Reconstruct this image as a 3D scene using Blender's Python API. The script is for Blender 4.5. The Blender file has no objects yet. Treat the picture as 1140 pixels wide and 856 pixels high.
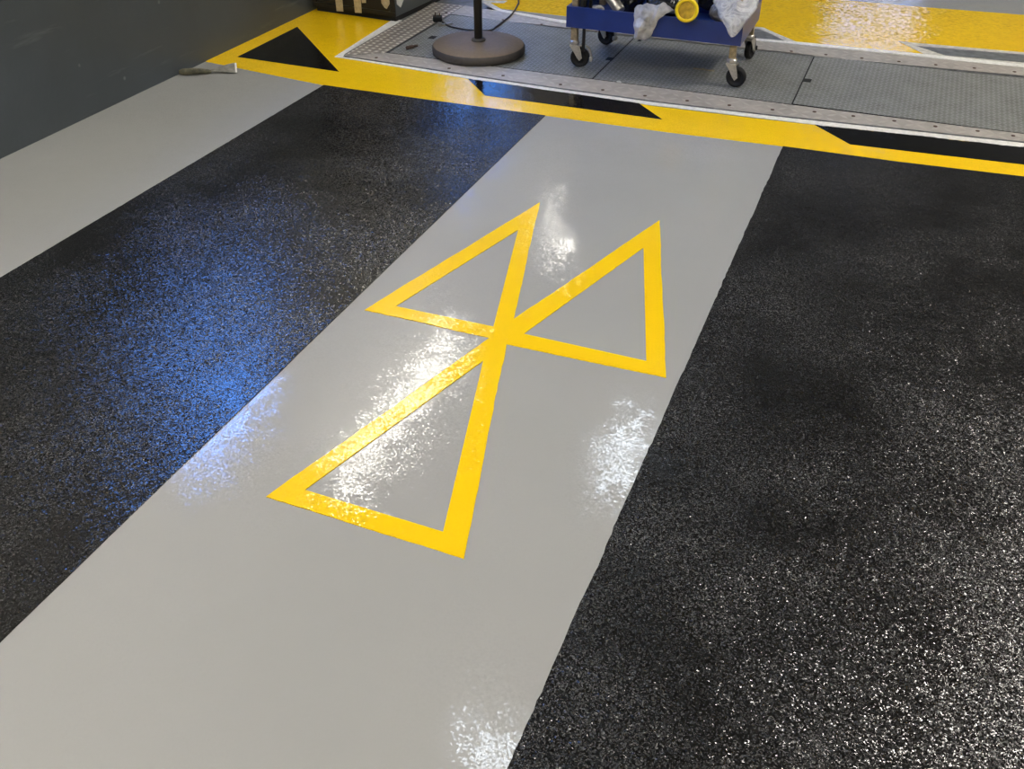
import bpy, bmesh, math, random
from mathutils import Vector, Matrix
from mathutils.geometry import tessellate_polygon
from mathutils import noise as mnoise
random.seed(7)
S = bpy.context.scene
COL = S.collection
D2R = math.pi / 180

# ------------------------------------------------------------------ camera numbers
FPX = 1060.0
PITCH = math.atan(771 / FPX)
EYE = 1.5
YAW = 21.853 * D2R

def at(px, py, z=0.0):
    """point of the horizontal plane at height z seen at a pixel of the 1140x856 photo"""
    u = (px - 570) / FPX
    v = -(py - 428) / FPX
    d = (u, math.cos(PITCH) + v * math.sin(PITCH), -math.sin(PITCH) + v * math.cos(PITCH))
    k = (EYE - z) / -d[2]
    x, y = d[0] * k, d[1] * k
    c, s = math.cos(YAW), math.sin(YAW)
    return (c * x - s * y, s * x + c * y)

# ------------------------------------------------------------------ node helpers
def mat(name):
    m = bpy.data.materials.new(name)
    m.use_nodes = True
    nt = m.node_tree
    b = nt.nodes['Principled BSDF']
    return m, nt, b

def N(nt, kind, **kw):
    n = nt.nodes.new(kind)
    for k, v in kw.items():
        if k in n.inputs:
            n.inputs[k].default_value = v
        else:
            setattr(n, k, v)
    return n

def coords(nt, scale=(1, 1, 1), rot=(0, 0, 0)):
    t = N(nt, 'ShaderNodeTexCoord')
    mp = N(nt, 'ShaderNodeMapping')
    mp.inputs['Scale'].default_value = scale
    mp.inputs['Rotation'].default_value = rot
    nt.links.new(t.outputs['Object'], mp.inputs['Vector'])
    return mp.outputs['Vector']

def noise(nt, vec, scale, detail=2.0, rough=0.5, dist=0.0):
    n = N(nt, 'ShaderNodeTexNoise', Scale=scale, Detail=detail, Roughness=rough, Distortion=dist)
    nt.links.new(vec, n.inputs['Vector'])
    return n.outputs['Fac']

def ramp(nt, fac, stops, interp='LINEAR'):
    r = N(nt, 'ShaderNodeValToRGB')
    r.color_ramp.interpolation = interp
    el = r.color_ramp.elements
    while len(el) < len(stops):
        el.new(0.5)
    for e, (p, c) in zip(el, stops):
        e.position = p
        e.color = (c, c, c, 1) if isinstance(c, (int, float)) else (*c, 1)
    nt.links.new(fac, r.inputs['Fac'])
    return r.outputs['Color']

def bump(nt, b, h, strength, dist, prev=None):
    n = N(nt, 'ShaderNodeBump', Strength=strength, Distance=dist)
    nt.links.new(h, n.inputs['Height'])
    if prev:
        nt.links.new(prev, n.inputs['Normal'])
    nt.links.new(n.outputs['Normal'], b.inputs['Normal'])
    return n.outputs['Normal']

def math_n(nt, op, a, b_=None):
    n = N(nt, 'ShaderNodeMath', operation=op)
    for i, x in enumerate((a, b_)):
        if x is None: continue
        if isinstance(x, (int, float)): n.inputs[i].default_value = x
        else: nt.links.new(x, n.inputs[i])
    return n.outputs[0]

def simple(name, col, rough=0.5, metal=0.0, var=0.12, nscale=30, bumpd=0.0, spec=0.5):
    m, nt, b = mat(name)
    v = coords(nt)
    f = noise(nt, v, nscale, 4)
    lo = tuple(c * (1 - var) for c in col); hi = tuple(min(1, c * (1 + var)) for c in col)
    nt.links.new(ramp(nt, f, [(0.3, lo), (0.7, hi)]), b.inputs['Base Color'])
    b.inputs['Roughness'].default_value = rough
    b.inputs['Metallic'].default_value = metal
    b.inputs['Specular IOR Level'].default_value = spec
    if bumpd:
        bump(nt, b, f, 0.5, bumpd)
    return m

def epoxy(name, col, col2, rough=0.12, ripple=0.21, fine=170):
    """wet-looking painted concrete with orange peel; a few worn, rougher and rippled patches"""
    m, nt, b = mat(name)
    v = coords(nt)
    big = noise(nt, v, 1.3, 4, 0.55)
    nt.links.new(ramp(nt, big, [(0.3, col), (0.7, col2)]), b.inputs['Base Color'])
    b.inputs['Roughness'].default_value = rough
    # hand-rolled paint: gentle waves plus a fine ripple that comes and goes in patches
    def slope(scale, detail):
        n = N(nt, 'ShaderNodeTexNoise', Scale=scale, Detail=detail); nt.links.new(v, n.inputs['Vector'])
        o = N(nt, 'ShaderNodeVectorMath', operation='SUBTRACT'); nt.links.new(n.outputs['Color'], o.inputs[0]); o.inputs[1].default_value = (.5, .5, .5)
        return o.outputs[0]
    def times(vec, k):
        o = N(nt, 'ShaderNodeVectorMath', operation='SCALE'); nt.links.new(vec, o.inputs[0])
        if isinstance(k, float): o.inputs['Scale'].default_value = k
        else: nt.links.new(k, o.inputs['Scale'])
        return o.outputs[0]
    patch = ramp(nt, noise(nt, v, 2.2, 3, 0.6), [(0.35, ripple * 0.35), (0.62, ripple)])
    a1 = N(nt, 'ShaderNodeVectorMath', operation='ADD'); nt.links.new(times(slope(fine, 1), patch), a1.inputs[0]); nt.links.new(times(slope(22, 1), ripple * 0.22), a1.inputs[1])
    fl = N(nt, 'ShaderNodeVectorMath', operation='MULTIPLY'); nt.links.new(a1.outputs[0], fl.inputs[0]); fl.inputs[1].default_value = (1, 1, 0)
    ge = N(nt, 'ShaderNodeNewGeometry')
    a2 = N(nt, 'ShaderNodeVectorMath', operation='ADD'); nt.links.new(ge.outputs['Normal'], a2.inputs[0]); nt.links.new(fl.outputs[0], a2.inputs[1])
    nn = N(nt, 'ShaderNodeVectorMath', operation='NORMALIZE'); nt.links.new(a2.outputs[0], nn.inputs[0])
    nt.links.new(nn.outputs[0], b.inputs['Normal'])
    return m

M = {}
M['grey'] = epoxy('grey_floor_paint', (0.305, 0.304, 0.298), (0.33, 0.328, 0.32), 0.03)
M['yellow'] = epoxy('yellow_floor_paint', (0.82, 0.52, 0.006), (0.86, 0.56, 0.010), 0.05, 0.30)
M['yellow_far'] = epoxy('rough_yellow_floor_paint', (0.80, 0.50, 0.008), (0.84, 0.54, 0.012), 0.07, 0.42, 60)
M['yellow_band'] = epoxy('yellow_border_paint', (0.82, 0.52, 0.006), (0.86, 0.56, 0.010), 0.12, 0.5)
M['black'] = epoxy('black_floor_paint', (0.006, 0.006, 0.006), (0.009, 0.008, 0.008), 0.06)
M['white'] = simple('white_line_paint', (0.72, 0.71, 0.67), 0.45, 0, 0.15, 60, 0.001)
M['dirty_white'] = simple('worn_white_line', (0.50, 0.48, 0.43), 0.5, 0, 0.25, 40, 0.001)

# black anti-slip coating: small glossy facets of aggregate, each tilted its own way
def grit(name, k1, k2, grain_glint_v, rough):
    m, nt, b = mat(name)
    v = coords(nt)
    cov = noise(nt, v, 2.6, 3, 0.55)                       # how much stone lies proud of the coat
    def facets(scale):
        vv = N(nt, 'ShaderNodeTexVoronoi', Scale=scale); nt.links.new(v, vv.inputs['Vector'])
        sep = N(nt, 'ShaderNodeSeparateColor'); nt.links.new(vv.outputs['Color'], sep.inputs['Color'])
        return sep.outputs
    def tilt(o, k):
        """per-cell x and y tilt; the cube keeps most cells nearly flat"""
        out = []
        for c in (o[0], o[1]):
            t = math_n(nt, 'MULTIPLY', math_n(nt, 'SUBTRACT', c, 0.5), 2.0)
            t3 = math_n(nt, 'MULTIPLY', math_n(nt, 'POWER', math_n(nt, 'ABSOLUTE', t), 3.0), math_n(nt, 'SIGN', t))
            out.append(math_n(nt, 'MULTIPLY', t3, k))
        return out
    fa = facets(330.0); fb = facets(520.0)
    fc = facets(170.0)
    ta = tilt(fa, k1); tb_ = tilt(fb, k2); tc_ = tilt(fc, k1 * 0.5)
    amt = ramp(nt, cov, [(0.32, 0.45), (0.62, 1.0)])
    cx = N(nt, 'ShaderNodeCombineXYZ')
    nt.links.new(math_n(nt, 'MULTIPLY', math_n(nt, 'ADD', math_n(nt, 'ADD', ta[0], tb_[0]), tc_[0]), amt), cx.inputs[0])
    nt.links.new(math_n(nt, 'MULTIPLY', math_n(nt, 'ADD', math_n(nt, 'ADD', ta[1], tb_[1]), tc_[1]), amt), cx.inputs[1])
    ge = N(nt, 'ShaderNodeNewGeometry')
    ad = N(nt, 'ShaderNodeVectorMath', operation='ADD'); nt.links.new(ge.outputs['Normal'], ad.inputs[0]); nt.links.new(cx.outputs[0], ad.inputs[1])
    no = N(nt, 'ShaderNodeVectorMath', operation='NORMALIZE'); nt.links.new(ad.outputs[0], no.inputs[0])
    nt.links.new(no.outputs[0], b.inputs['Normal'])
    chip = math_n(nt, 'MAXIMUM', ramp(nt, fb[2], [(0.80, 0.0), (0.98, 1.0)]), math_n(nt, 'MAXIMUM', ramp(nt, fa[2], [(0.86, 0.0), (0.98, 0.8)]), ramp(nt, fc[2], [(0.84, 0.0), (0.97, 0.32)])))  # pale stone grains, plus facet glints painted into the base colour
    grain_glint = math_n(nt, 'MULTIPLY', chip, ramp(nt, cov, [(0.35, 0.25), (0.65, 1.0)]))
    mx = N(nt, 'ShaderNodeMix', data_type='RGBA')
    nt.links.new(grain_glint, mx.inputs[0])
    mx.inputs[6].default_value = (0.003, 0.0028, 0.0028, 1)
    mx.inputs[7].default_value = (grain_glint_v, grain_glint_v, grain_glint_v, 1)
    nt.links.new(mx.outputs[2], b.inputs['Base Color'])
    b.inputs['Roughness'].default_value = rough
    return m
M['grit'] = grit('black_grit_coating', 0.36, 0.22, 0.10, 0.18)
M['grit_left'] = grit('black_grit_coating_worn_in', 0.28, 0.12, 0.11, 0.12)

# dark slate wall with scuffs and paint nicks
m, nt, b = mat('slate_wall_paint'); M['slate'] = m
v = coords(nt)
f = noise(nt, v, 1.6, 4, 0.6)
base = ramp(nt, f, [(0.3, (0.056, 0.066, 0.072)), (0.7, (0.074, 0.088, 0.100))])
vs = coords(nt, (1, 1.3, 14), (0.12, 0, 0))
sc = ramp(nt, noise(nt, vs, 1.7, 5, 0.65), [(0.60, 0.0), (0.74, 0.45)])
vv = N(nt, 'ShaderNodeTexVoronoi', Scale=7.0); nt.links.new(v, vv.inputs['Vector'])
nick = ramp(nt, vv.outputs['Distance'], [(0.03, 1.0), (0.075, 0.0)])
fac = math_n(nt, 'MAXIMUM', sc, nick)
mx = N(nt, 'ShaderNodeMix', data_type='RGBA'); nt.links.new(fac, mx.inputs[0]); nt.links.new(base, mx.inputs[6])
mx.inputs[7].default_value = (0.17, 0.18, 0.185, 1)
nt.links.new(mx.outputs[2], b.inputs['Base Color'])
b.inputs['Roughness'].default_value = 0.42
bump(nt, b, noise(nt, v, 40, 3), 0.4, 0.003)

M['upper'] = simple('pale_wall_paint', (0.50, 0.49, 0.46), 0.7, 0, 0.06, 3, 0.002)
M['ceiling'] = simple('ceiling_panel', (0.15, 0.15, 0.148), 0.8, 0, 0.1, 2)
M['darkroof'] = simple('dark_ceiling_beam', (0.10, 0.10, 0.10), 0.6)

# steel chequer plate: rows of small raised lozenges in alternating directions
def chequer(name, col, col2, pitch, height, metal, rough, lug_col=None, lw=(0.16, 0.46)):
    m, nt, b = mat(name)
    t = N(nt, 'ShaderNodeTexCoord')
    sp = N(nt, 'ShaderNodeSeparateXYZ'); nt.links.new(t.outputs['Object'], sp.inputs[0])
    r = 1 / math.sqrt(2)
    x = math_n(nt, 'MULTIPLY', sp.outputs[0], 1 / pitch)
    y = math_n(nt, 'MULTIPLY', sp.outputs[1], 1 / pitch)
    a = math_n(nt, 'MULTIPLY', math_n(nt, 'ADD', x, y), r)
    c = math_n(nt, 'MULTIPLY', math_n(nt, 'SUBTRACT', x, y), r)
    def lug(p, q, w, l):
        pf = math_n(nt, 'ABSOLUTE', math_n(nt, 'SUBTRACT', math_n(nt, 'FRACT', p), 0.5))
        qf = math_n(nt, 'ABSOLUTE', math_n(nt, 'SUBTRACT', math_n(nt, 'FRACT', q), 0.5))
        d = math_n(nt, 'ADD', math_n(nt, 'MULTIPLY', pf, 1 / w), math_n(nt, 'MULTIPLY', qf, 1 / l))
        return math_n(nt, 'SMOOTH_MAX', math_n(nt, 'SUBTRACT', 1.0, d), 0.0)
    l1 = lug(a, c, lw[0], lw[1])
    l2 = lug(math_n(nt, 'ADD', a, 0.5), math_n(nt, 'ADD', c, 0.5), lw[1], lw[0])
    h = math_n(nt, 'MINIMUM', math_n(nt, 'MAXIMUM', l1, l2), 0.5)
    v = coords(nt)
    f = noise(nt, v, 9, 5, 0.65)
    basec = ramp(nt, f, [(0.3, col), (0.72, col2)])
    if lug_col:
        mx = N(nt, 'ShaderNodeMix', data_type='RGBA')
        nt.links.new(math_n(nt, 'MULTIPLY', h, 2.0), mx.inputs[0]); nt.links.new(basec, mx.inputs[6])
        mx.inputs[7].default_value = (*lug_col, 1)
        nt.links.new(mx.outputs[2], b.inputs['Base Color'])
    else:
        nt.links.new(basec, b.inputs['Base Color'])
    b.inputs['Metallic'].default_value = metal
    b.inputs['Roughness'].default_value = rough
    bump(nt, b, h, 1.0, height)
    return m
M['plate'] = chequer('grey_chequer_plate', (0.14, 0.143, 0.128), (0.25, 0.253, 0.235), 0.030, 0.006, 0.25, 0.42, (0.36, 0.37, 0.36))
M['tread'] = chequer('aluminium_tread', (0.24, 0.21, 0.18), (0.38, 0.34, 0.29), 0.056, 0.006, 0.35, 0.36, (0.90, 0.85, 0.76), (0.24, 0.34))
M['hatch'] = simple('dirty_grey_hatch', (0.13, 0.135, 0.14), 0.4, 0, 0.45, 25, 0.002)
M['gap'] = simple('dark_gap', (0.008, 0.008, 0.008), 0.8)
M['rust'] = simple('rusty_steel', (0.10, 0.06, 0.045), 0.7, 0.3, 0.4, 200)
M['brown'] = simple('brown_cast_base', (0.15, 0.108, 0.066), 0.55, 0, 0.10, 60, 0.001)
M['brown_edge'] = simple('dark_brown_base_edge', (0.055, 0.048, 0.042), 0.6, 0, 0.12, 60)
M['pole'] = simple('black_pole_paint', (0.010, 0.009, 0.009), 0.35, 0.2)
M['rubber'] = simple('black_rubber', (0.009, 0.009, 0.010), 0.6, 0, 0.12, 30, 0, 0.3)
M['cord'] = simple('black_cord', (0.012, 0.010, 0.010), 0.5)
M['blue'] = simple('blue_enamel', (0.011, 0.033, 0.18), 0.33, 0, 0.10, 14)
M['galv'] = simple('galvanised_leg', (0.36, 0.30, 0.20), 0.38, 0.6, 0.3, 60)
M['zinc'] = simple('zinc_caster', (0.50, 0.48, 0.44), 0.32, 0.8, 0.15, 80)
M['cab_dark'] = simple('dark_cabinet_front', (0.020, 0.018, 0.015), 0.5, 0, 0.15, 12, 0, 0.25)
M['cab_side'] = simple('slate_cabinet_side', (0.058, 0.066, 0.070), 0.4, 0, 0.12, 8)
M['tape'] = simple('old_masking_tape', (0.50, 0.42, 0.26), 0.6, 0, 0.18, 60, 0.001)
M['paper'] = simple('white_paper', (0.55, 0.55, 0.52), 0.7, 0, 0.08, 30)
M['bag_black'] = simple('black_plastic_bag', (0.010, 0.010, 0.011), 0.22, 0, 0.2, 24, 0.014)
M['bag_grey'] = simple('grey_plastic_bag', (0.17, 0.165, 0.165), 0.32, 0, 0.15, 24, 0.010)
M['bag_white'] = simple('white_plastic_bag', (0.40, 0.40, 0.41), 0.3, 0, 0.30, 38, 0.016)
M['cap_yellow'] = simple('yellow_plastic_cap', (0.83, 0.62, 0.008), 0.4, 0, 0.05, 30)
M['cap_ochre'] = simple('ochre_cap_centre', (0.52, 0.34, 0.03), 0.5, 0, 0.35, 45, 0.003)
M['olive'] = simple('olive_scraper_handle', (0.085, 0.08, 0.045), 0.45, 0, 0.6, 55)
M['blade'] = simple('smeared_steel_blade', (0.26, 0.25, 0.22), 0.35, 0.5, 0.25, 50)
M['frame'] = simple('white_window_frame', (0.6, 0.6, 0.58), 0.4)
M['lamp_body'] = simple('lamp_body', (0.6, 0.6, 0.6), 0.4)

m, nt, b = mat('clear_bag_film'); M['clear'] = m
v = coords(nt)
b.inputs['Base Color'].default_value = (0.72, 0.74, 0.78, 1)
b.inputs['Roughness'].default_value = 0.2
b.inputs['Alpha'].default_value = 0.45
fz = noise(nt, v, 13, 3, 0.55, 2.0)
nt.links.new(ramp(nt, fz, [(0.38, 0.45), (0.50, 0.68), (0.60, 0.50)]), b.inputs['Alpha'])
bump(nt, b, fz, 1.0, 0.02)

m, nt, b = mat('window_pane'); M['pane'] = m
tr = N(nt, 'ShaderNodeBsdfTransparent'); gl = N(nt, 'ShaderNodeBsdfGlossy', Roughness=0.02)
mixs = N(nt, 'ShaderNodeMixShader'); mixs.inputs[0].default_value = 0.06
nt.links.new(tr.outputs[0], mixs.inputs[1]); nt.links.new(gl.outputs[0], mixs.inputs[2])
nt.links.new(mixs.outputs[0], nt.nodes['Material Output'].inputs[0])

def glow(name, col, k):
    m, nt, b = mat(name)
    nt.nodes.remove(b)
    e = N(nt, 'ShaderNodeEmission'); e.inputs[0].default_value = (*col, 1); e.inputs[1].default_value = k
    nt.links.new(e.outputs[0], nt.nodes['Material Output'].inputs[0])
    return m
M['lamp_warm'] = glow('warm_tube_light', (1, 0.95, 0.84), 34)
M['lamp_cool'] = glow('cool_panel_light', (0.80, 0.90, 1.0), 14)
M['lamp_fill'] = glow('neutral_fill_light', (1, 0.945, 0.86), 27)  # unseen lamps added as general fill
M['lamp_fill_left'] = glow('left_fill_light', (1, 0.945, 0.86), 80)  # unseen lamp added to brighten the left grey strip
M['lamp_key'] = glow('bright_tube_light', (1, 0.945, 0.86), 175)

# ------------------------------------------------------------------ mesh helpers
def link(name, bm, m, parent=None, smooth=False):
    me = bpy.data.meshes.new(name)
    bmesh.ops.recalc_face_normals(bm, faces=bm.faces)
    bm.to_mesh(me); bm.free()
    o = bpy.data.objects.new(name, me)
    for mm in (m if isinstance(m, (list, tuple)) else [m]):
        me.materials.append(mm)
    if smooth:
        for p in me.polygons: p.use_smooth = True
    COL.objects.link(o)
    if parent: o.parent = parent
    return o

def tag(o, label=None, cat=None, group=None, kind=None):
    if label: o['label'] = label
    if cat: o['category'] = cat
    if group: o['group'] = group
    if kind: o['kind'] = kind
    return o

def empty(name, label, cat, loc=(0, 0, 0), rz=0, group=None):
    o = bpy.data.objects.new(name, None)
    o.empty_display_size = 0.1
    COL.objects.link(o); o.location = loc; o.rotation_euler = (0, 0, rz)
    return tag(o, label, cat, group)

def box(bm, x0, x1, y0, y1, z0, z1, bev=0.0, mtx=None):
    r = bmesh.ops.create_cube(bm, size=1)
    vs = r['verts']
    for v in vs:
        v.co = Vector((x0 + (v.co.x + .5) * (x1 - x0), y0 + (v.co.y + .5) * (y1 - y0), z0 + (v.co.z + .5) * (z1 - z0)))
    if bev:
        es = list({e for v in vs for e in v.link_edges})
        rr = bmesh.ops.bevel(bm, geom=es, offset=bev, segments=2, affect='EDGES', profile=0.5)
        vs = list({v for f in rr['faces'] for v in f.verts} | {v for v in vs if v.is_valid})
    if mtx:
        bmesh.ops.transform(bm, matrix=mtx, verts=vs)
    return vs

def prism(outline, z0, z1, holes=(), bm=None):
    bm = bm or bmesh.new()
    loops = [[Vector((x, y, 0)) for x, y in outline]] + [[Vector((x, y, 0)) for x, y in h] for h in holes]
    flat = [p for l in loops for p in l]
    tris = tessellate_polygon(loops)
    top = [bm.verts.new((p.x, p.y, z1)) for p in flat]
    bot = [bm.verts.new((p.x, p.y, z0)) for p in flat]
    for t in tris:
        try:
            bm.faces.new([top[i] for i in t]); bm.faces.new([bot[i] for i in reversed(t)])
        except ValueError: pass
    k = 0
    for l in loops:
        n = len(l)
        for i in range(n):
            a, b_ = k + i, k + (i + 1) % n
            bm.faces.new([top[a], top[b_], bot[b_], bot[a]])
        k += n
    return bm

def lathe(profile, seg=48, bm=None, mtx=None):
    """profile: list of (r, z)"""
    bm = bm or bmesh.new()
    rings = []
    allv = []
    for r, z in profile:
        if r < 1e-6:
            v = bm.verts.new((0, 0, z)); rings.append([v]); allv.append(v)
        else:
            ring = [bm.verts.new((r * math.cos(2 * math.pi * i / seg), r * math.sin(2 * math.pi * i / seg), z)) for i in range(seg)]
            rings.append(ring); allv += ring
    for a, b_ in zip(rings, rings[1:]):
        for i in range(seg):
            j = (i + 1) % seg
            if len(a) == 1 and len(b_) == 1: continue
            if len(a) == 1: bm.faces.new([a[0], b_[i], b_[j]])
            elif len(b_) == 1: bm.faces.new([a[i], a[j], b_[0]])
            else: bm.faces.new([a[i], a[j], b_[j], b_[i]])
    if mtx: bmesh.ops.transform(bm, matrix=mtx, verts=allv)
    return bm

def tube(pts, r, seg=10, bm=None):
    bm = bm or bmesh.new()
    pts = [Vector(p) for p in pts]
    rings = []
    up = Vector((0, 0, 1))
    for i, p in enumerate(pts):
        d = (pts[min(i + 1, len(pts) - 1)] - pts[max(i - 1, 0)]).normalized()
        s = d.cross(up if abs(d.z) < 0.95 else Vector((1, 0, 0))).normalized()
        t = s.cross(d).normalized()
        rr = r[i] if isinstance(r, (list, tuple)) else r
        rings.append([bm.verts.new(p + s * rr * math.cos(2 * math.pi * k / seg) + t * rr * math.sin(2 * math.pi * k / seg)) for k in range(seg)])
    for a, b_ in zip(rings, rings[1:]):
        for k in range(seg):
            j = (k + 1) % seg
            bm.faces.new([a[k], a[j], b_[j], b_[k]])
    bm.faces.new(rings[0]); bm.faces.new(list(reversed(rings[-1])))
    return bm

def smoothpath(pts, n=8):
    P = [Vector(p) for p in pts]; out = []
    P = [P[0]] + P + [P[-1]]
    for i in range(1, len(P) - 2):
        for k in range(n):
            t = k / n
            a, b_, c, d = P[i - 1], P[i], P[i + 1], P[i + 2]
            out.append(0.5 * ((2 * b_) + (c - a) * t + (2 * a - 5 * b_ + 4 * c - d) * t * t + (3 * b_ - a - 3 * c + d) * t ** 3))
    out.append(P[-2])
    return out

def lump(rx, ry, rz, loc, amp=0.25, freq=9, seed=0, sub=4, flat=None):
    """crumpled plastic: an icosphere pushed by ridged noise"""
    bm = bmesh.new()
    bmesh.ops.create_icosphere(bm, subdivisions=sub, radius=1)
    off = Vector((seed * 7.3, seed * 3.1, seed))
    for v in bm.verts:
        p = Vector((v.co.x * rx, v.co.y * ry, v.co.z * rz))
        n = 1 - 2 * abs(mnoise.noise(p * freq + off)) + 0.5 * (1 - 2 * abs(mnoise.noise(p * freq * 2.6 + off)))
        p = p * (1 + amp * (n - 0.6))
        p += Vector(loc)
        if flat is not None: p.z = max(p.z, flat)
        v.co = p
    return bm

def wob(a, b_, n, amp, seed=0):
    """points from a to b with a hand-painted wobble"""
    out = []
    dx, dy = b_[0] - a[0], b_[1] - a[1]; L = math.hypot(dx, dy)
    for i in range(n + 1):
        t = i / n
        w = 0 if i in (0, n) else amp * (mnoise.noise(Vector((t * L * 6, seed, 0))) + 0.8 * mnoise.noise(Vector((t * L * 45, seed, 5))))
        out.append((a[0] + dx * t - dy / L * w, a[1] + dy * t + dx / L * w))
    return out

# ------------------------------------------------------------------ the room
X0, X1, Y0, Y1, ZC = -3.22, 5.4, -3.0, 11.5, 4.2
bm = bmesh.new(); box(bm, X0 - .2, X1 + .2, Y0 - .2, Y1 + .2, -0.12, 0)
tag(link('floor', bm, M['grey']), kind='structure')
bm = bmesh.new(); box(bm, X0 - .2, X1 + .2, Y0 - .2, Y1 + .2, ZC, ZC + 0.12)
tag(link('ceiling', bm, M['ceiling']), kind='structure')

def wall(name, axis, pos, a0, a1, windows, dado):
    """wall slab 0.2 thick outward, built of blocks round its window openings; dark dado paint below, pale above"""
    bm = bmesh.new()
    cuts_a = sorted({a0, a1} | {w[0] for w in windows} | {w[1] for w in windows})
    cuts_z = sorted({0, dado, ZC} | {w[2] for w in windows} | {w[3] for w in windows})
    out = -1 if (name in ('wall_left', 'wall_back')) else 1
    for i in range(len(cuts_a) - 1):
        for j in range(len(cuts_z) - 1):
            ca, cz = (cuts_a[i] + cuts_a[i + 1]) / 2, (cuts_z[j] + cuts_z[j + 1]) / 2
            if any(w[0] < ca < w[1] and w[2] < cz < w[3] for w in windows): continue
            p0, p1 = sorted((pos, pos + out * .2))
            n0 = len(bm.faces)
            if axis == 'x': box(bm, p0, p1, cuts_a[i], cuts_a[i + 1], cuts_z[j], cuts_z[j + 1])
            else: box(bm, cuts_a[i], cuts_a[i + 1], p0, p1, cuts_z[j], cuts_z[j + 1])
            bm.faces.ensure_lookup_table()
            for f in bm.faces[n0:]: f.material_index = 0 if cz < dado else 1
    return tag(link(name, bm, [M['slate'], M['upper']]), kind='structure')

WIN_L = [(3.0, 4.2, 1.32, 2.32), (6.75, 8.4, 1.15, 2.10)]
WIN_F = [(-0.85, 0.15, 0.95, 2.2)]
wall('wall_left', 'x', X0, Y0, Y1, WIN_L, 0.95)
wall('wall_far', 'y', Y1, X0 - .2, X1 + .2, WIN_F, 3.7)  # slate paint carried this high to darken reflections in the black floor paint
wall('wall_right', 'x', X1, Y0, Y1, [], 2.2)
wall('wall_back', 'y', Y0, X0 - .2, X1 + .2, [], 0.95)

def window(k, axis, pos, a0, a1, z0, z1, bars):
    o = bpy.data.objects.new('window_%d' % k, None); COL.objects.link(o); o['kind'] = 'structure'
    t = 0.05; d0, d1 = pos + 0.02, pos + 0.09
    if axis == 'x': d0, d1 = pos - 0.11, pos - 0.04
    else: d0, d1 = pos + 0.04, pos + 0.11
    bm = bmesh.new()
    def bb(u0, u1, w0, w1, e=0):
        if axis == 'x': box(bm, d0 + e, d1 - e, u0, u1, w0, w1)
        else: box(bm, u0, u1, d0 + e, d1 - e, w0, w1)
    bb(a0, a1, z0, z0 + t); bb(a0, a1, z1 - t, z1); bb(a0, a0 + t, z0 + t, z1 - t); bb(a1 - t, a1, z0 + t, z1 - t)
    for kind, p in bars:
        if kind == 'h': bb(a0 + t, a1 - t, p - .05, p + .05)
        else: bb(p - .02, p + .02, z0 + t, z1 - t, .01)
    link('window_frame', bm, M['frame'], o)
    bm = bmesh.new(); c = (d0 + d1) / 2
    if axis == 'x': box(bm, c - .003, c + .003, a0 + t, a1 - t, z0 + t, z1 - t)
    else: box(bm, a0 + t, a1 - t, c - .003, c + .003, z0 + t, z1 - t)
    link('window_pane', bm, M['pane'], o)
window(1, 'x', X0, *WIN_L[0], [('h', 1.66)])
window(2, 'x', X0, *WIN_L[1], [('h', 1.5)])
window(3, 'y', Y1, *WIN_F[0], [('v', -0.35)])

# ------------------------------------------------------------------ painted floor
T = 0.0025
band_low = [(X0 + .002, 3.897), at(300, 83), at(360, 95), at(480, 112), at(604, 128.5), at(740, 147), at(870, 163), at(1000, 180.5), at(1140, 197)]
xr = 5.35
band_low.append((xr, 4.12))
out_line = [at(372.6, 64), at(450, 76), at(522, 88.5), at(620, 103), at(731, 119), at(860, 134.5), at(1000, 149.5), at(1140, 165), (xr, 4.42)]  # outer edge of the white line
# corridor for the left textured lane
def lane(name, xa, xb, label, seed, wa, wb, m):
    ytop = 3.84
    def top_at(x):
        for (x0, y0), (x1, y1) in zip(band_low, band_low[1:]):
            if x0 <= x <= x1: return y0 + (y1 - y0) * (x - x0) / (x1 - x0)
        return ytop
    pts = wob((xa, -1.2), (xa, top_at(xa) - .001), 240, wa, seed)
    mids = [p for p in band_low if xa + .01 < p[0] < xb - .01]
    pts += [(x, y - .001) for x, y in mids]
    pts += wob((xb, top_at(xb) - .001), (xb, -1.2), 240, wb, seed + 9)
    o = link(name, prism(pts, 0.0, 0.003), m)
    return tag(o, label, 'floor coating', 'rough black wheel lanes')
lane('floor_coating', -2.482, -1.376, 'rough glittering black wheel lane left of the yellow symbol, with blue reflections', 3, .002, .0012, M['grit_left'])
lane('floor_coating', -0.356, 0.78, 'rough glittering black wheel lane to the right of the yellow three-triangle symbol', 21, .0035, .004, M['grit'])

def mark(name, outline, m, label, z0=0.0, z1=T, holes=(), group=None, cat='floor marking'):
    o = link(name, prism(outline, z0, z1, holes), m)
    return tag(o, label, cat, group)

# near yellow band, with the corner field in front of the cabinet
band = list(band_low) + [(xr, 4.42)] + list(reversed(out_line[:-1]))
band += [at(440, 21), (-2.60, 5.30), (X0 + .002, 5.30)]
mark('floor_marking', band, M['yellow_band'], 'bright yellow painted border running along the near side of the metal plates')
far_low = 5.37
mark('floor_marking', [(-2.55, far_low), at(889, 48.5), (xr, 5.46), (xr, 6.36), at(1140, 17), at(1032, 8.6), at(934, 0), (-2.5, 6.26)], M['yellow_far'],
     'bright yellow painted border on the far side of the metal plates, behind the trolley')
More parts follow.
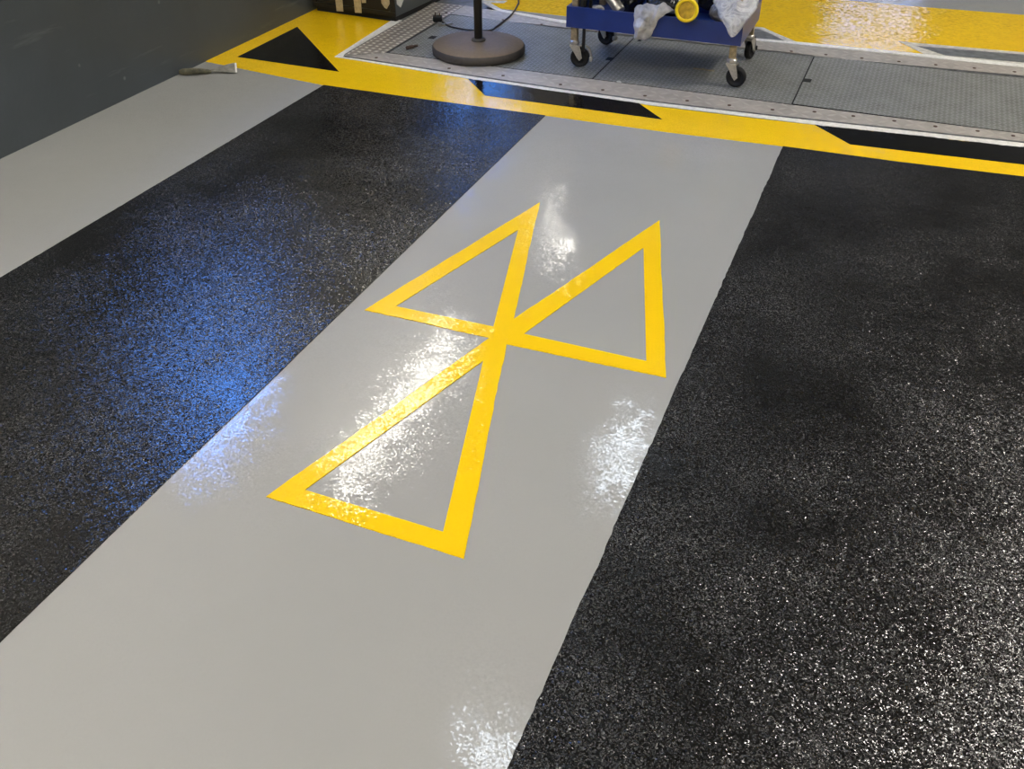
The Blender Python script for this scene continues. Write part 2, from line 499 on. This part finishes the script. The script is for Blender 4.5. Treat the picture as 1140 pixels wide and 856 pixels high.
# black shapes in the near band
z2 = T + 0.0012
mark('floor_marking', [at(264.5, 64), at(331, 30.5), at(377.5, 80.5)], M['black'], 'glossy black painted triangle in the yellow corner by the slate wall', T, z2, group='black shapes in the yellow border')
up = [(x, y - .001) for x, y in wob(at(521, 88.3), at(711, 115.5), 60, 0.008, 4)]
mark('floor_marking', up + [at(737, 133.7), at(640, 120.5), at(540, 107)], M['black'], 'glossy black painted bar in the yellow border, below the brown round base', T, z2, group='black shapes in the yellow border')
up = wob(at(907, 139.8), at(1140, 164.6), 70, 0.008, 8)
mark('floor_marking', up + [(0.95, 4.19), (0.95, 4.02), at(1140, 184), at(1040, 172.5), at(946, 161.4)], M['black'],
     'glossy black painted bar in the yellow border at the right edge of the photo', T, z2, group='black shapes in the yellow border')
# the three-triangle symbol
A, B, NL, Wp, Sp, NB, Dp, Ep, NT = [at(*p) for p in ((601, 225.7), (406, 345.4), (545, 376.5), (296.5, 553.5), (516.4, 622.4), (564, 383.5), (741.5, 421), (734.3, 245.5), (572, 355.7))]
H1 = [at(577, 256), at(440.5, 341.3), at(549.3, 364)]
H2 = [at(716.3, 276), at(719.4, 402.3), at(583, 372)]
H3 = [at(538, 402), at(493.3, 592.5), at(339.5, 545.8)]
def soft(p, q): return wob(p, q, 30, 0.0025, p[0])[:-1]
outline = []
ring = [A, B, NL, Wp, Sp, NB, Dp, Ep, NT]
for i in range(9): outline += soft(ring[i], ring[(i + 1) % 9])
mark('floor_marking', outline, M['yellow'], 'yellow painted symbol of three open triangles meeting at one point, on the grey floor', 0, 0.0022, holes=(H1, H2, H3))

# white line round the plates: near, left and far runs
wl_in = [at(372.6 + 9, 65.3 - 1), at(450, 73), at(522, 84.4), at(620, 98.8), at(731, 114.2), at(860, 129.3), at(1000, 144.2), at(1140, 159.3), (xr, 4.39)]
near_out = [out_line[0]] + wob(at(386, 66), at(520, 88), 40, .002, 1) + wob(at(521, 88.2), at(711, 115.6), 80, .007, 2) + wob(at(720, 117.3), at(900, 138.7), 40, .002, 5) + wob(at(906, 139.5), at(1140, 164.6), 90, .007, 6) + [(xr, 4.415)]
ln = near_out + list(reversed(wl_in)) + [at(384, 60.5), at(448, 23.5), at(438, 22)]
mark('floor_marking', ln, M['white'], 'thin white line with ragged edge between the yellow border and the near tread strip', T, T + .002, group='white lines round the plates')
fl = [(-2.30, 5.318), at(620, 25), at(700, 34), at(889, 50), at(1000, 61), at(1140, 76), (xr, 5.44), (xr, 5.47), at(1140, 72.5), at(1000, 58), at(889, 47.5), at(700, 31.5), at(620, 22.3), (-2.30, 5.352)]
mark('floor_marking', fl, M['white'], 'thin white line along the far edge of the metal plates behind the trolley', 0, T + .002, group='white lines round the plates')

# grey hatch fields in the far yellow band with their white outlines
def hatch(outer, inner, label, label2):
    mark('floor_marking', outer, M['dirty_white'], label, T, T + .0012, group='white edged hatch fields')
    mark('floor_marking', inner, M['hatch'], label2, T + .0012, T + .002, group='grey hatch fields')
hatch([at(1000.5, 46.8), (0.95, 5.60), (0.95, 5.40), at(1140, 73), at(1050, 63.5), at(1030, 61.5)],
      [at(1020, 51.8), (0.95, 5.565), (0.95, 5.43), at(1140, 70.5), at(1052, 62.5)],
      'white outline of the pointed grey field at the right of the far yellow border', 'pointed grey field in the far yellow border at the right edge of the photo')
hatch([at(850, 31.5), at(862, 37), at(891, 49), at(872, 48), at(760, 36.5), at(760, 22)], [at(846, 33.5), at(858, 38.5), at(874, 46.5), at(765, 36), at(765, 24)],
      'white outline of the grey field behind the right side of the trolley', 'grey field behind the right rear caster of the trolley')
hatch([at(541, 1), at(566, 15.5), at(520, 11.2), at(486, 8.2), at(480, 5), at(484, 0), at(510, -14)], [at(535, 2.5), at(552, 12), at(522, 9.0), at(490, 6.0), at(486, 3.5), at(492, 0), at(512, -10)],
      'white outline of the grey field behind the black pole', 'grey field on the floor behind the black pole')
mark('floor_marking', [at(541, 1), at(565, 1.6), at(561, 4.2), at(545, 3.8)], M['dirty_white'], 'short white stroke of paint beside the far end of the black cord', T + .0012, T + .002)

# ------------------------------------------------------------------ metal plates over the pit
def plate(x0, x1, label, ya=4.338, yb=5.098):
    g = 0.003
    o = empty('chequer_plate', label, 'floor plate', ((x0 + x1) / 2, ya, 0), 0, 'chequer plates over the pit')
    bm = bmesh.new(); cx = (x0 + x1) / 2
    box(bm, x0 + g - cx, x1 - g - cx, .002, yb - ya, 0.0045, 0.011, 0.0008)
    pl_ = link('plate', bm, [M['plate'], M['gap']], o)
    for p in pl_.data.polygons: p.material_index = 0 if p.normal.z > .5 else 1
    return o, cx, ya
PX = [-2.422, -1.327, -0.394, 0.70, 1.70, 2.70]
labs = ['grey steel chequer plate under the round brown base, leftmost plate', 'grey steel chequer plate under most of the trolley, between two seams',
        'grey steel chequer plate reaching the right edge of the photo, right of the trolley']
plates = []
bm = bmesh.new(); box(bm, -2.426, 0.9, 4.330, 5.108, 0.0, 0.004)
tag(link('trim_1', bm, M['gap']), kind='structure')
for i in range(3):
    plates.append(plate(PX[i], PX[i + 1] + (0.2 if i == 2 else 0), labs[i], 4.347 if i == 2 else 4.338))
def slot(pl, px, py, w=.034, d=.045):
    x, y = at(px, py, .012); o, cx, ya = pl
    bm = bmesh.new(); box(bm, x - w / 2 - cx, x + w / 2 - cx, y - d / 2 - ya, y + d / 2 - ya, 0.010, 0.0126)
    tag(link('lifting_slot', bm, M['gap'], o), 'black rectangular lifting slot')
slot(plates[0], 481.5, 41.5); slot(plates[0], 679, 65.5); slot(plates[2], 899, 89.5); slot(plates[1], 712, 45, .016, .030)
# latch set in the middle plate
o, cx, ya = plates[1]
bm = bmesh.new(); x, y = at(783, 77.5, .013)
box(bm, x - .05 - cx, x + .055 - cx, y - .006 - ya, y + .006 - ya, .0115, .0165, .002)
lathe([(0.0, .014), (.008, .014), (.008, .0195), (0, .021)], 12, bm, Matrix.Translation((x - cx, y - .004 - ya, 0)))
link('latch', bm, M['galv'], o)

M['tread2'] = chequer('worn_aluminium_tread', (0.30, 0.275, 0.245), (0.47, 0.435, 0.39), 0.075, 0.0022, 0.2, 0.45, (0.45, 0.42, 0.375))
def strip(outline, m, label, screws):
    fr = empty('tread_strip', label, 'metal strip', (outline[0][0], outline[0][1], 0))
    ax, ay = outline[0]
    st_ = link('strip', prism([(x - ax, y - ay) for x, y in outline], 0.0, 0.011), [m, M['hatch']], fr)
    for p in st_.data.polygons: p.material_index = 0 if abs(p.normal.z) > .5 else 1
    for px, py in screws:
        x, y = at(px, py, .012)
        link('screw', lathe([(0, .0105), (.0085, .0105), (.0085, .0128), (.004, .014), (0, .014)], 10, None, Matrix.Translation((x - ax, y - ay, 0))), M['rust'], fr)
strip([at(384, 62, .011), at(450, 71.8, .011), at(522, 83, .011), at(620, 97.3, .011), at(731, 112.6, .011), at(860, 127.6, .011), at(1000, 142.5, .011), at(1140, 157.5, .011), (2.4, 4.30), (2.4, 4.36), (.56, 4.341), (-.4, 4.333), (-2.43, 4.333)], M['tread2'],
      'worn aluminium tread strip along the near edge of the steel plates',
      [(906.7, 124.3), (950, 129), (995.6, 134.4), (1041.3, 140.5), (1088.4, 145.7), (1128, 151), (860, 122), (812, 117), (765, 112), (718, 106.5), (671, 100), (624, 94), (560, 84), (500, 76), (419, 64)])
strip([at(383.4, 61.6, .011), (-2.433, 4.334), (-2.433, 5.108), (-2.43, 5.31), (-2.63, 5.31), at(449, 23, .011)], M['tread'],
      'short bright aluminium tread strip with large studs, between the cabinet corner and the leftmost plate', [])
strip([(-2.428, 5.112), at(620, 31, .011), at(905, 62.6, .011), at(1140, 84.2, .011), (2.4, 5.24), (2.4, 5.44), at(1140, 75, .011), at(889, 50, .011), at(620, 25.5, .011), (-2.428, 5.31)], M['tread2'],
      'worn aluminium tread strip along the far edge of the steel plates',
      [(881, 57), (919.5, 60.7), (959.5, 64.6), (1000.8, 68.3), (1041.8, 72), (1084.8, 75.7), (1129.5, 79.8), (603, 27), (664, 35), (713, 40.5), (497, 14), (560, 22)])

# ------------------------------------------------------------------ round base with pole
bx, by = at(533, 61)
st = empty('pedestal_stand', 'black pole standing in a round dark brown weighted base on the plates', 'stand', (bx, by, 0.0112))
R = 0.236
link('base', lathe([(0, 0), (R - .012, 0), (R - .002, .006), (R, .02), (R, .034), (R - .006, .043)], 72), M['brown_edge'], st, True)
link('base_top', lathe([(R - .006, .0428), (R - .016, .048), (R * .6, .055), (.06, .060), (.034, .062), (0, .062)], 72), M['brown'], st, True)
link('collar', lathe([(.036, .059), (.036, .068), (.030, .074), (.022, .074)], 32), M['brown_edge'], st, True)
link('pole', lathe([(.021, .060), (.021, 1.30), (.017, 1.31), (0, 1.31)], 28), M['pole'], st, True)

# cord with three-pin plug
pc = [at(492, 24, .018), at(500, 29, .018), at(510, 31.5, .018), at(524, 33.5, .018), at(545, 33.8, .018), at(552, 30, .018), at(560, 24, .018), at(570, 15.5, .018), at(576, 6, .018), at(577, 0, .018), at(570, -22, .018)]
co = empty('power_cord', 'thin black power cord with three-pin plug lying behind the brown base', 'cord', (pc[0][0], pc[0][1], 0.012))
pp = [(x - pc[0][0], y - pc[0][1], .0058) for x, y in pc]
link('cable', tube(smoothpath(pp, 8), .0045, 8), M['cord'], co, True)
bm = bmesh.new()
mt = Matrix.Translation((-.032, .012, 0)) @ Matrix.Rotation(25 * D2R, 4, 'Z')
box(bm, -.026, .026, -.025, .025, .002, .030, .006, mt)
link('plug_body', bm, M['rubber'], co)
for dx, dy in ((-.012, .012), (-.012, -.012), (.012, 0)):
    bm = bmesh.new(); box(bm, dx - .003, dx + .003, dy - .002, dy + .002, .0285, .046, 0, mt)
    link('plug_pin', bm, M['rust'], co)
# loose bits
x, y = at(457.5, 53, .018)
bm = bmesh.new(); tube([(x - .013, y - .024, .0215), (x + .006, y + .012, .0215)], .0085, 10, bm); tube([(x + .006, y + .012, .0215), (x + .019, y + .036, .0215)], .0055, 10, bm)
tag(link('bolt', bm, M['rust'], None, True), 'small rusty bolt lying on the plate left of the brown base', 'bolt')
x, y = at(496, 27, .016)
bm = bmesh.new(); mt = Matrix.Translation((x, y, .0125)) @ Matrix.Rotation(55 * D2R, 4, 'Z')
box(bm, -.045, .04, -.009, .009, 0, .008, .001, mt); box(bm, -.045, -.03, -.014, .014, .006, .018, .001, mt)
tag(link('metal_clip', bm, M['zinc']), 'small pale metal clip beside the three-pin plug', 'clip')
x, y = at(689, 92, .012)
tag(link('paint_chip', lump(.012, .008, .004, (x, y, .016), .3, 60, 3, 2), M['paper']), 'small white chip on the plate near the left front caster', 'chip')
x, y = at(344, 9)
bm = lump(.045, .012, .014, (x - .01, y - .03, .012), .8, 50, 5, 3, .0026)
tag(link('paper_scrap', bm, M['tape']), 'crumpled tan scrap at the foot of the cabinet by the wall', 'scrap')

# ------------------------------------------------------------------ scraper by the wall
hx, hy = at(197, 84); tx, ty = at(257, 80)
ang = math.atan2(ty - hy, tx - hx); L = math.hypot(tx - hx, ty - hy)
hx, hy = max(hx, X0 + .02), hy
scp = empty('putty_knife', 'small putty knife with dark olive handle lying at the foot of the slate wall', 'putty knife', (hx, hy, 0), ang)
L = .27
path = [(0.0, 0, .017), (.02, 0, .018), (.06, 0, .018), (.10, 0, .016), (.13, 0, .013), (.15, 0, .011)]
link('handle', tube(path, [.010, .016, .0155, .014, .011, .006], 14), M['olive'], scp, True)
bm = bmesh.new()
prof = [(.135, .006), (.16, .007), (.19, .015), (.235, .026), (.262, .031)]
top, bot = [], []
for (px_, w), zz in zip(prof, (.012, .011, .011, .009, .006)):
    top.append((bm.verts.new((px_, -w, zz + .002)), bm.verts.new((px_, w, zz + .002 + w * .9))))
    bot.append((bm.verts.new((px_, -w, zz - .001)), bm.verts.new((px_, w, zz - .001 + w * .9))))
for i in range(len(prof) - 1):
    bm.faces.new([top[i][0], top[i + 1][0], top[i + 1][1], top[i][1]]); bm.faces.new([bot[i][1], bot[i + 1][1], bot[i + 1][0], bot[i][0]])
    for s in (0, 1): bm.faces.new([top[i][s], bot[i][s], bot[i + 1][s], top[i + 1][s]])
bm.faces.new([top[0][0], top[0][1], bot[0][1], bot[0][0]]); bm.faces.new([top[-1][1], top[-1][0], bot[-1][0], bot[-1][1]])
link('blade', bm, M['blade'], scp)
bm = bmesh.new(); box(bm, .263, .271, -.033, .033, -.0018, .0018, .001, Matrix.Translation((0, 0, .021)) @ Matrix.Rotation(24.2 * D2R, 4, 'X'))
tag(link('blade_edge', bm, M['white'], scp), 'bright white paint along the blade edge')

# ------------------------------------------------------------------ cabinet in the corner
cl = at(342, 13); cr = at(441, 26)
ca = math.atan2(cr[1] - cl[1], cr[0] - cl[0]) - 2 * D2R
cw = math.hypot(cr[0] - cl[0], cr[1] - cl[1])
cw = min(cw, .56)
cab = empty('tool_cabinet', 'dark grey metal cabinet with strips of old tape on its front, in the far corner', 'cabinet', (cr[0], cr[1], T), ca)
dep, hgt = .58, .95
bm = bmesh.new(); box(bm, -cw + .012, -.012, .02, dep - .01, 0, .032); link('plinth', bm, M['gap'], cab)
bm = bmesh.new(); box(bm, -cw, 0, .006, dep, .030, hgt, .004)
link('body', bm, M['cab_side'], cab)
bm = bmesh.new(); box(bm, -cw, 0, 0, .0055, .030, .052, .001); box(bm, -cw, -cw + .03, 0, .0055, .053, hgt - .002, .001); box(bm, -.034, 0, 0, .0055, .053, hgt - .002, .001)
link('front_frame', bm, M['cab_dark'], cab)
bm = bmesh.new(); box(bm, -cw + .034, -.038, -.004, .005, .058, hgt - .03, .002); d = link('door', bm, M['cab_dark'], cab)
bm = bmesh.new(); tube([(-.08, -.03, .5), (-.08, -.03, .64)], .006, 8, bm); tube([(-.08, -.004, .51), (-.08, -.03, .51)], .004, 8, bm); tube([(-.08, -.004, .63), (-.08, -.03, .63)], .004, 8, bm)
link('handle', bm, M['zinc'], d)
def tape(u0, u1, z0, z1, skew=0, tip=False):
    bm = bmesh.new()
    pts = [(u0, z1), (u1, z1)]
    if tip: pts += [(u1 - .002, z0 + .03), ((u0 + u1) / 2 + .006, z0), ((u0 + u1) / 2 - .008, z0 + .006), (u0 + .003, z0 + .028)]
    else: pts += [(u1 - .004, z0 + .003), (u0 + .002, z0)]
    a = [bm.verts.new((u + skew * (z1 - z), -.0068, z)) for u, z in pts]; b2 = [bm.verts.new((u + skew * (z1 - z), -.0045, z)) for u, z in pts]
    bm.faces.new(a); bm.faces.new(list(reversed(b2)))
    for i in range(len(a)): bm.faces.new([a[i], a[(i + 1) % len(a)], b2[(i + 1) % len(a)], b2[i]])
    tag(link('tape_strip', bm, M['tape'], cab), 'yellowed strip of masking tape')
k = cw / 98.0
tape(-cw + 29 * k, -cw + 38 * k, .020, .20); tape(-cw + 51 * k, -cw + 60 * k, .026, .21); tape(-cw + 60.2 * k, -cw + 66 * k, .085, .20); tape(-cw + 83 * k, -cw + 93 * k, .070, .22, 0, True)
bm = bmesh.new()
pts = [(.02, .095), (.055, .070), (.12, .13), (.12, .30), (.02, .30)]
a = [bm.verts.new((.0025, y, z)) for y, z in pts]; b2 = [bm.verts.new((.0002, y, z)) for y, z in pts]
bm.faces.new(a); bm.faces.new(list(reversed(b2)))
for i in range(5): bm.faces.new([a[i], a[(i + 1) % 5], b2[(i + 1) % 5], b2[i]])
tag(link('paper_sheet', bm, M['paper'], cab), 'corner of a pale sheet stuck to the side')

# ------------------------------------------------------------------ trolley
PZ = 0.0112
tx0, tx1, ty0, ty1 = -1.507, -0.672, 4.452, 4.925
tr_ = empty('workshop_trolley', 'blue metal trolley on four swivel casters standing on the steel plates, loaded with bags', 'trolley', ((tx0 + tx1) / 2, (ty0 + ty1) / 2, PZ))
ox, oy = (tx0 + tx1) / 2, (ty0 + ty1) / 2
hw, hd = (tx1 - tx0) / 2, (ty1 - ty0) / 2
def tray(z0, z1, name):
    bm = bmesh.new(); t = .004
    box(bm, -hw, hw, -hd, hd, z0, z0 + t)
    for a_ in ((-hw, hw, -hd, -hd + t), (-hw, hw, hd - t, hd), (-hw, -hw + t, -hd + t, hd - t), (hw - t, hw, -hd + t, hd - t)):
        box(bm, *a_, z0 + t, z1)
    for a_ in ((-hw, hw, -hd, -hd + .014), (-hw, hw, hd - .014, hd), (-hw, -hw + .014, -hd + .014, hd - .014), (hw - .014, hw, -hd + .014, hd - .014)):
        box(bm, *a_, z1, z1 + .003)
    return link(name, bm, M['blue'], tr_)
tray(.192, .284, 'lower_tray'); tray(.80, .87, 'upper_tray')
casters = [(-hw + .035, -hd + .032), (hw - .035, -hd + .032), (-hw + .045, hd - .03), (hw - .028, hd - .03)]
for lx, ly in casters:
    bm = bmesh.new(); w = .0155
    box(bm, lx - w, lx + w, ly - w, ly + w, .125, .80, .003)
    link('leg', bm, M['galv'], tr_)
bm = bmesh.new(); tube([(-hw + .085, -hd + .02, .08), (-hw + .085, -hd + .02, .80)], .008, 10, bm)
tag(link('rod', bm, M['pole'], tr_), 'thin black rod beside the left front leg')
def caster(lx, ly, rot, brake):
    r = .046; off = .030
    e = bpy.data.objects.new('caster', None); COL.objects.link(e); e.parent = tr_; e.location = (lx, ly, 0); e.rotation_euler = (0, 0, rot)
    rx = Matrix.Translation((off, 0, r)) @ Matrix.Rotation(math.pi / 2, 4, 'X')
    bm = lathe([(0, -.011), (.012, -.012), (.014, -.008), (.030, -.008), (.033, -.013), (r - .004, -.0135), (r, -.009), (r, .009), (r - .004, .0135), (.033, .013), (.030, .008), (.014, .008), (.012, .012), (0, .011)], 36, None, rx)
    link('wheel', bm, M['rubber'], e, True)
    bm = bmesh.new()
    lathe([(0, .128), (.019, .128), (.024, .122), (.024, .112), (.019, .106), (0, .106)], 24, bm)
    box(bm, -.022, .028, -.020, .020, .098, .106, .002)
    for s in (-1, 1):
        pr = [(-.022, .104), (.028, .104), (.034, .085), (off + .012, r), (off, r - .013), (off - .012, r), (.0, .075)]
        a_ = [bm.verts.new((x, s * .0175, z)) for x, z in pr]; b_ = [bm.verts.new((x, s * .0205, z)) for x, z in pr]
        bm.faces.new(a_); bm.faces.new(list(reversed(b_)))
        for i in range(len(pr)): bm.faces.new([a_[i], a_[(i + 1) % len(pr)], b_[(i + 1) % len(pr)], b_[i]])
    lathe([(0, -.025), (.007, -.025), (.007, .025), (0, .025)], 12, bm, Matrix.Translation((off, 0, r)) @ Matrix.Rotation(math.pi / 2, 4, 'X'))
    link('fork', bm, M['zinc'], e)
    if brake:
        bm = bmesh.new()
        pts = smoothpath([(off - .005, 0, .100), (off + .035, 0, .098), (off + .052, 0, .070), (off + .054, 0, .040)], 6)
        tube(pts, .005, 8, bm)
        box(bm, off + .046, off + .062, -.016, .016, .030, .052, .004)
        link('brake_pedal', bm, M['zinc'] if brake == 1 else M['rubber'], e, True)
caster(*casters[0], 10 * D2R, 1); caster(*casters[1], 52 * D2R - 60 * D2R, 0); caster(*casters[2], -15 * D2R, 1); caster(*casters[3], 48 * D2R + 30 * D2R, 2)

# ------------------------------------------------------------------ things carried on the lower tray
bz = PZ + .197
def thing(name, bm, m, label, cat, group=None, smooth=True):
    return tag(link(name, bm, m, None, smooth), label, cat, group)
thing('plastic_bag', lump(.105, .11, .075, (-1.075, 4.72, bz + .085), .22, 11, 1, 5, bz + .0015), M['bag_black'], 'shiny black plastic bag in the middle of the trolley tray, behind the small white bag', 'bag')
thing('plastic_bag', lump(.075, .09, .07, (-1.295, 4.75, bz + .075), .22, 12, 6, 5, bz + .0015), M['bag_black'], 'shiny black plastic bag at the left end of the trolley tray', 'bag')
thing('plastic_bag', lump(.10, .035, .075, (-.875, 4.865, bz + .095), .18, 14, 15, 5, bz + .0015), M['bag_black'], 'black plastic bag at the back of the tray, behind the yellow ring cap', 'bag')
thing('plastic_bag', lump(.06, .07, .050, (-.79, 4.60, bz + .09), .20, 13, 9, 5, bz + .04), M['bag_grey'], 'dull grey plastic bag right of the yellow ring cap', 'bag')
# small white bag hanging over the front lip
def drape(name, prof, w0, w1, xc, m, label, seed, shear=0.0, thick=.018, amp=.014, cat='bag', fr_=26, axis='y'):
    """a limp bag lying over a tray lip: a thick sheet following prof [(depth, z)], narrowing from w0 to w1, crumpled"""
    bm = bmesh.new(); P = smoothpath([(p[0], p[1], 0) for p in prof], 7)
    n = len(P); cols = 22; grid = [[], []]
    for i, p in enumerate(P):
        t = i / (n - 1)
        w = w0 + (w1(t) - w0 if callable(w1) else (w1 - w0) * t)
        d = (P[min(i + 1, n - 1)] - P[max(i - 1, 0)]).normalized(); nx, nz = d.y, -d.x
        for side in (0, 1):
            row = []
            for j in range(cols + 1):
                u = j / cols * 2 - 1
                c = mnoise.noise(Vector((u * w * fr_, p.y * fr_, seed + side * 3))) + .5 * mnoise.noise(Vector((u * w * fr_ * 2.7, p.y * fr_ * 2.7, seed)))
                th = thick * math.sqrt(max(0, 1 - u * u)) * (1 if side else -0.15)
                o_ = th + (amp * c if side else 0) * math.sqrt(max(0, 1 - u * u))
                a_ = xc + shear * t + u * w * (1 + .12 * mnoise.noise(Vector((seed, p.y * 30, u))))
                q = (a_, p.x + nx * o_, p.y + nz * o_) if axis == 'y' else (p.x - nx * o_, a_, p.y + nz * o_)
                row.append(bm.verts.new(q))
            grid[side].append(row)
    for side in (0, 1):
        g_ = grid[side]
        for i in range(n - 1):
            for j in range(cols):
                f = [g_[i][j], g_[i][j + 1], g_[i + 1][j + 1], g_[i + 1][j]]
                bm.faces.new(f if side else list(reversed(f)))
    for i in range(n - 1):
        for j in (0, cols):
            bm.faces.new([grid[0][i][j], grid[0][i + 1][j], grid[1][i + 1][j], grid[1][i][j]])
    for i in (0, n - 1):
        for j in range(cols): bm.faces.new([grid[0][i][j], grid[0][i][j + 1], grid[1][i][j + 1], grid[1][i][j]])
    return thing(name, bm, m, label, cat)
zt = PZ + .287
x_b = -1.075
drape('plastic_bag', [(ty0 + .05, zt + .005), (ty0 + .02, zt + .022), (ty0 - .010, zt + .012), (ty0 - .014, zt - .03), (ty0 - .014, zt - .105)], .085,
      lambda t: .085 - .05 * max(0, t - .35) / .65, x_b, M['bag_white'], 'small crumpled white plastic bag hanging over the front lip of the trolley tray', 3, -.055, .024, .022)
# clear bag hanging over the right front corner
drape('plastic_bag', [(ty0 + .20, zt + .14), (ty0 + .10, zt + .12), (ty0 + .02, zt + .06), (ty0 - .016, zt + .01), (ty0 - .02, zt - .045)], .10,
      lambda t: .10 - .09 * max(0, t - .45) / .55, tx1 - .065, M['clear'], 'clear crumpled plastic bag hanging over the right front corner of the tray', 11, .03, .03, .02)
# ring-shaped yellow cap on a tube pointing at the viewer
c0 = Vector((-.928, ty0 - .026, zt + .044)); dirv = (Vector((0, 0, EYE)) - c0).normalized(); dirv.z *= .25; dirv.x *= .8; dirv.normalize()
rot = dirv.to_track_quat('Z', 'Y').to_matrix().to_4x4()
tb = empty('sealant_tube', 'grey tube with round yellow ring cap lying across the front lip of the trolley tray', 'tube', tuple(c0))
tb.rotation_euler = rot.to_euler()
link('tube_body', lathe([(0, -.20), (.036, -.20), (.040, -.195), (.040, -.022), (.044, -.018)], 32), M['bag_grey'], tb, True)
link('cap', lathe([(.046, -.02), (.052, -.018), (.053, 0), (.051, .009), (.046, .012), (.039, .010), (.037, .003)], 40), M['cap_yellow'], tb, True)
tag(link('cap_centre', lathe([(.0375, .003), (.02, .006), (0, .003)], 32), M['cap_ochre'], tb, True), 'smeared ochre cap centre')
# metal can lying in the left part and a few rods at the left end
bm = lathe([(0, 0), (.024, 0), (.026, .004), (.026, .14), (.018, .152), (.010, .156), (.010, .17), (0, .17)], 28)
can = thing('spray_can', bm, M['zinc'], 'silver spray can lying tilted against the black bag in the tray', 'can'); can.location = (-1.375, 4.58, zt - .052)
can.rotation_euler = (60 * D2R, 0, 62 * D2R)
can.location = (-1.26, 4.515, bz + .075); can.rotation_euler = (-20 * D2R, -50 * D2R, 0)
thing('rag', lump(.045, .035, .035, (-1.385, 4.53, bz + .048), .3, 22, 4, 4, bz + .0015), M['bag_white'], 'crumpled white and tan rag at the left end of the tray', 'rag')
for i, (dx, dy, c_, lab) in enumerate(((.06, .05, 'blade', 'dull steel rod standing nearest the left leg in the tray'), (.085, .075, 'blue', 'blue painted rod standing between two rods in the tray'), (.105, .045, 'cab_dark', 'dark rod standing right of the others at the left end of the tray'))):
    bm = lathe([(0, 0), (.008, 0), (.008, .42), (.005, .43), (0, .43)], 12, None, Matrix.Translation((tx0 + dx, ty0 + dy, bz)))
    thing('rod', bm, M[c_], lab, 'rod', 'rods standing in the tray')

# ------------------------------------------------------------------ lamps
def lamp(x, y, z, lx, ly, m, label, hang=True, group='ceiling lamps outside the picture'):
    o = empty('ceiling_lamp', label, 'lamp', (x, y, z), 0, group)
    bm = bmesh.new(); box(bm, -lx / 2, lx / 2, -ly / 2, ly / 2, .012, .06, .004); link('housing', bm, M['lamp_body'], o)
    bm = bmesh.new(); box(bm, -lx / 2 + .012, lx / 2 - .012, -ly / 2 + .012, ly / 2 - .012, -.01, .0115); link('diffuser', bm, m, o)
    if z + .06 < ZC - .02:
        for s in (-1, 1):
            a, c = (0, s * ly * .35) if ly > lx else (s * lx * .35, 0)
            bm = bmesh.new(); tube([(a, c, .058), (a, c, ZC - z)], .006, 8, bm); link('hanger', bm, M['pole'], o)
    return o
lamp(-3.02, 5.25, 3.06, .12, 2.0, M['lamp_warm'], 'long warm tube lamp on the slate wall, reflected as white streak over the symbol')
lamp(-3.02, 9.0, 3.35, .16, .45, M['lamp_warm'], 'short warm tube lamp hung far along the slate wall')
lamp(-1.50, 6.45, 3.98, .34, .75, M['lamp_cool'], 'cool panel lamp reflected in the grey floor at the edge of the right black lane')
lamp(-1.42, 3.15, 3.98, .32, .42, M['lamp_cool'], 'cool panel lamp reflected at the bottom edge of the photo')
for x, y, k in ((2.5, 4.8, 1), (3.2, 8.6, 0), (0.6, 0.6, 0), (-2.3, 0.2, 2), (3.6, 1.2, 0), (-0.5, -1.8, 0)):
    lamp(x, y, 4.09, .40, .9 if k == 1 else 1.3, M[('lamp_fill', 'lamp_key', 'lamp_fill_left')[k]], 'unseen ceiling lamp outside the picture')  # key follows the trolley shadow; the other unseen lamps are added fill

# ------------------------------------------------------------------ sky outside
w = bpy.data.worlds.new('sky'); S.world = w; w.use_nodes = True
nt = w.node_tree; bg = nt.nodes['Background']
tc = N(nt, 'ShaderNodeTexCoord'); sp = N(nt, 'ShaderNodeSeparateXYZ'); nt.links.new(tc.outputs['Generated'], sp.inputs[0])
r = ramp(nt, sp.outputs[2], [(0.0, (.08, .077, .07)), (0.22, (.08, .077, .07)), (0.30, (.04, .14, .42)), (0.37, (.06, .21, .75)), (0.48, (.26, .78, 2.4)), (1.0, (.12, .45, 1.7))])
nt.links.new(r, bg.inputs[0]); bg.inputs[1].default_value = 9.0

# ------------------------------------------------------------------ camera
cam = bpy.data.cameras.new('camera'); co = bpy.data.objects.new('camera', cam); COL.objects.link(co)
cam.sensor_fit = 'HORIZONTAL'; cam.sensor_width = 36; cam.lens = 36 * FPX / 1140
co.location = (0, 0, EYE)
co.rotation_euler = (math.pi / 2 - PITCH, 0, YAW)
cam.clip_start = .05
S.camera = co
S.view_settings.view_transform = 'Standard'
S.view_settings.look = 'None'
S.view_settings.gamma = 1
S.view_settings.use_curve_mapping = False
S.view_settings.exposure = 0.0
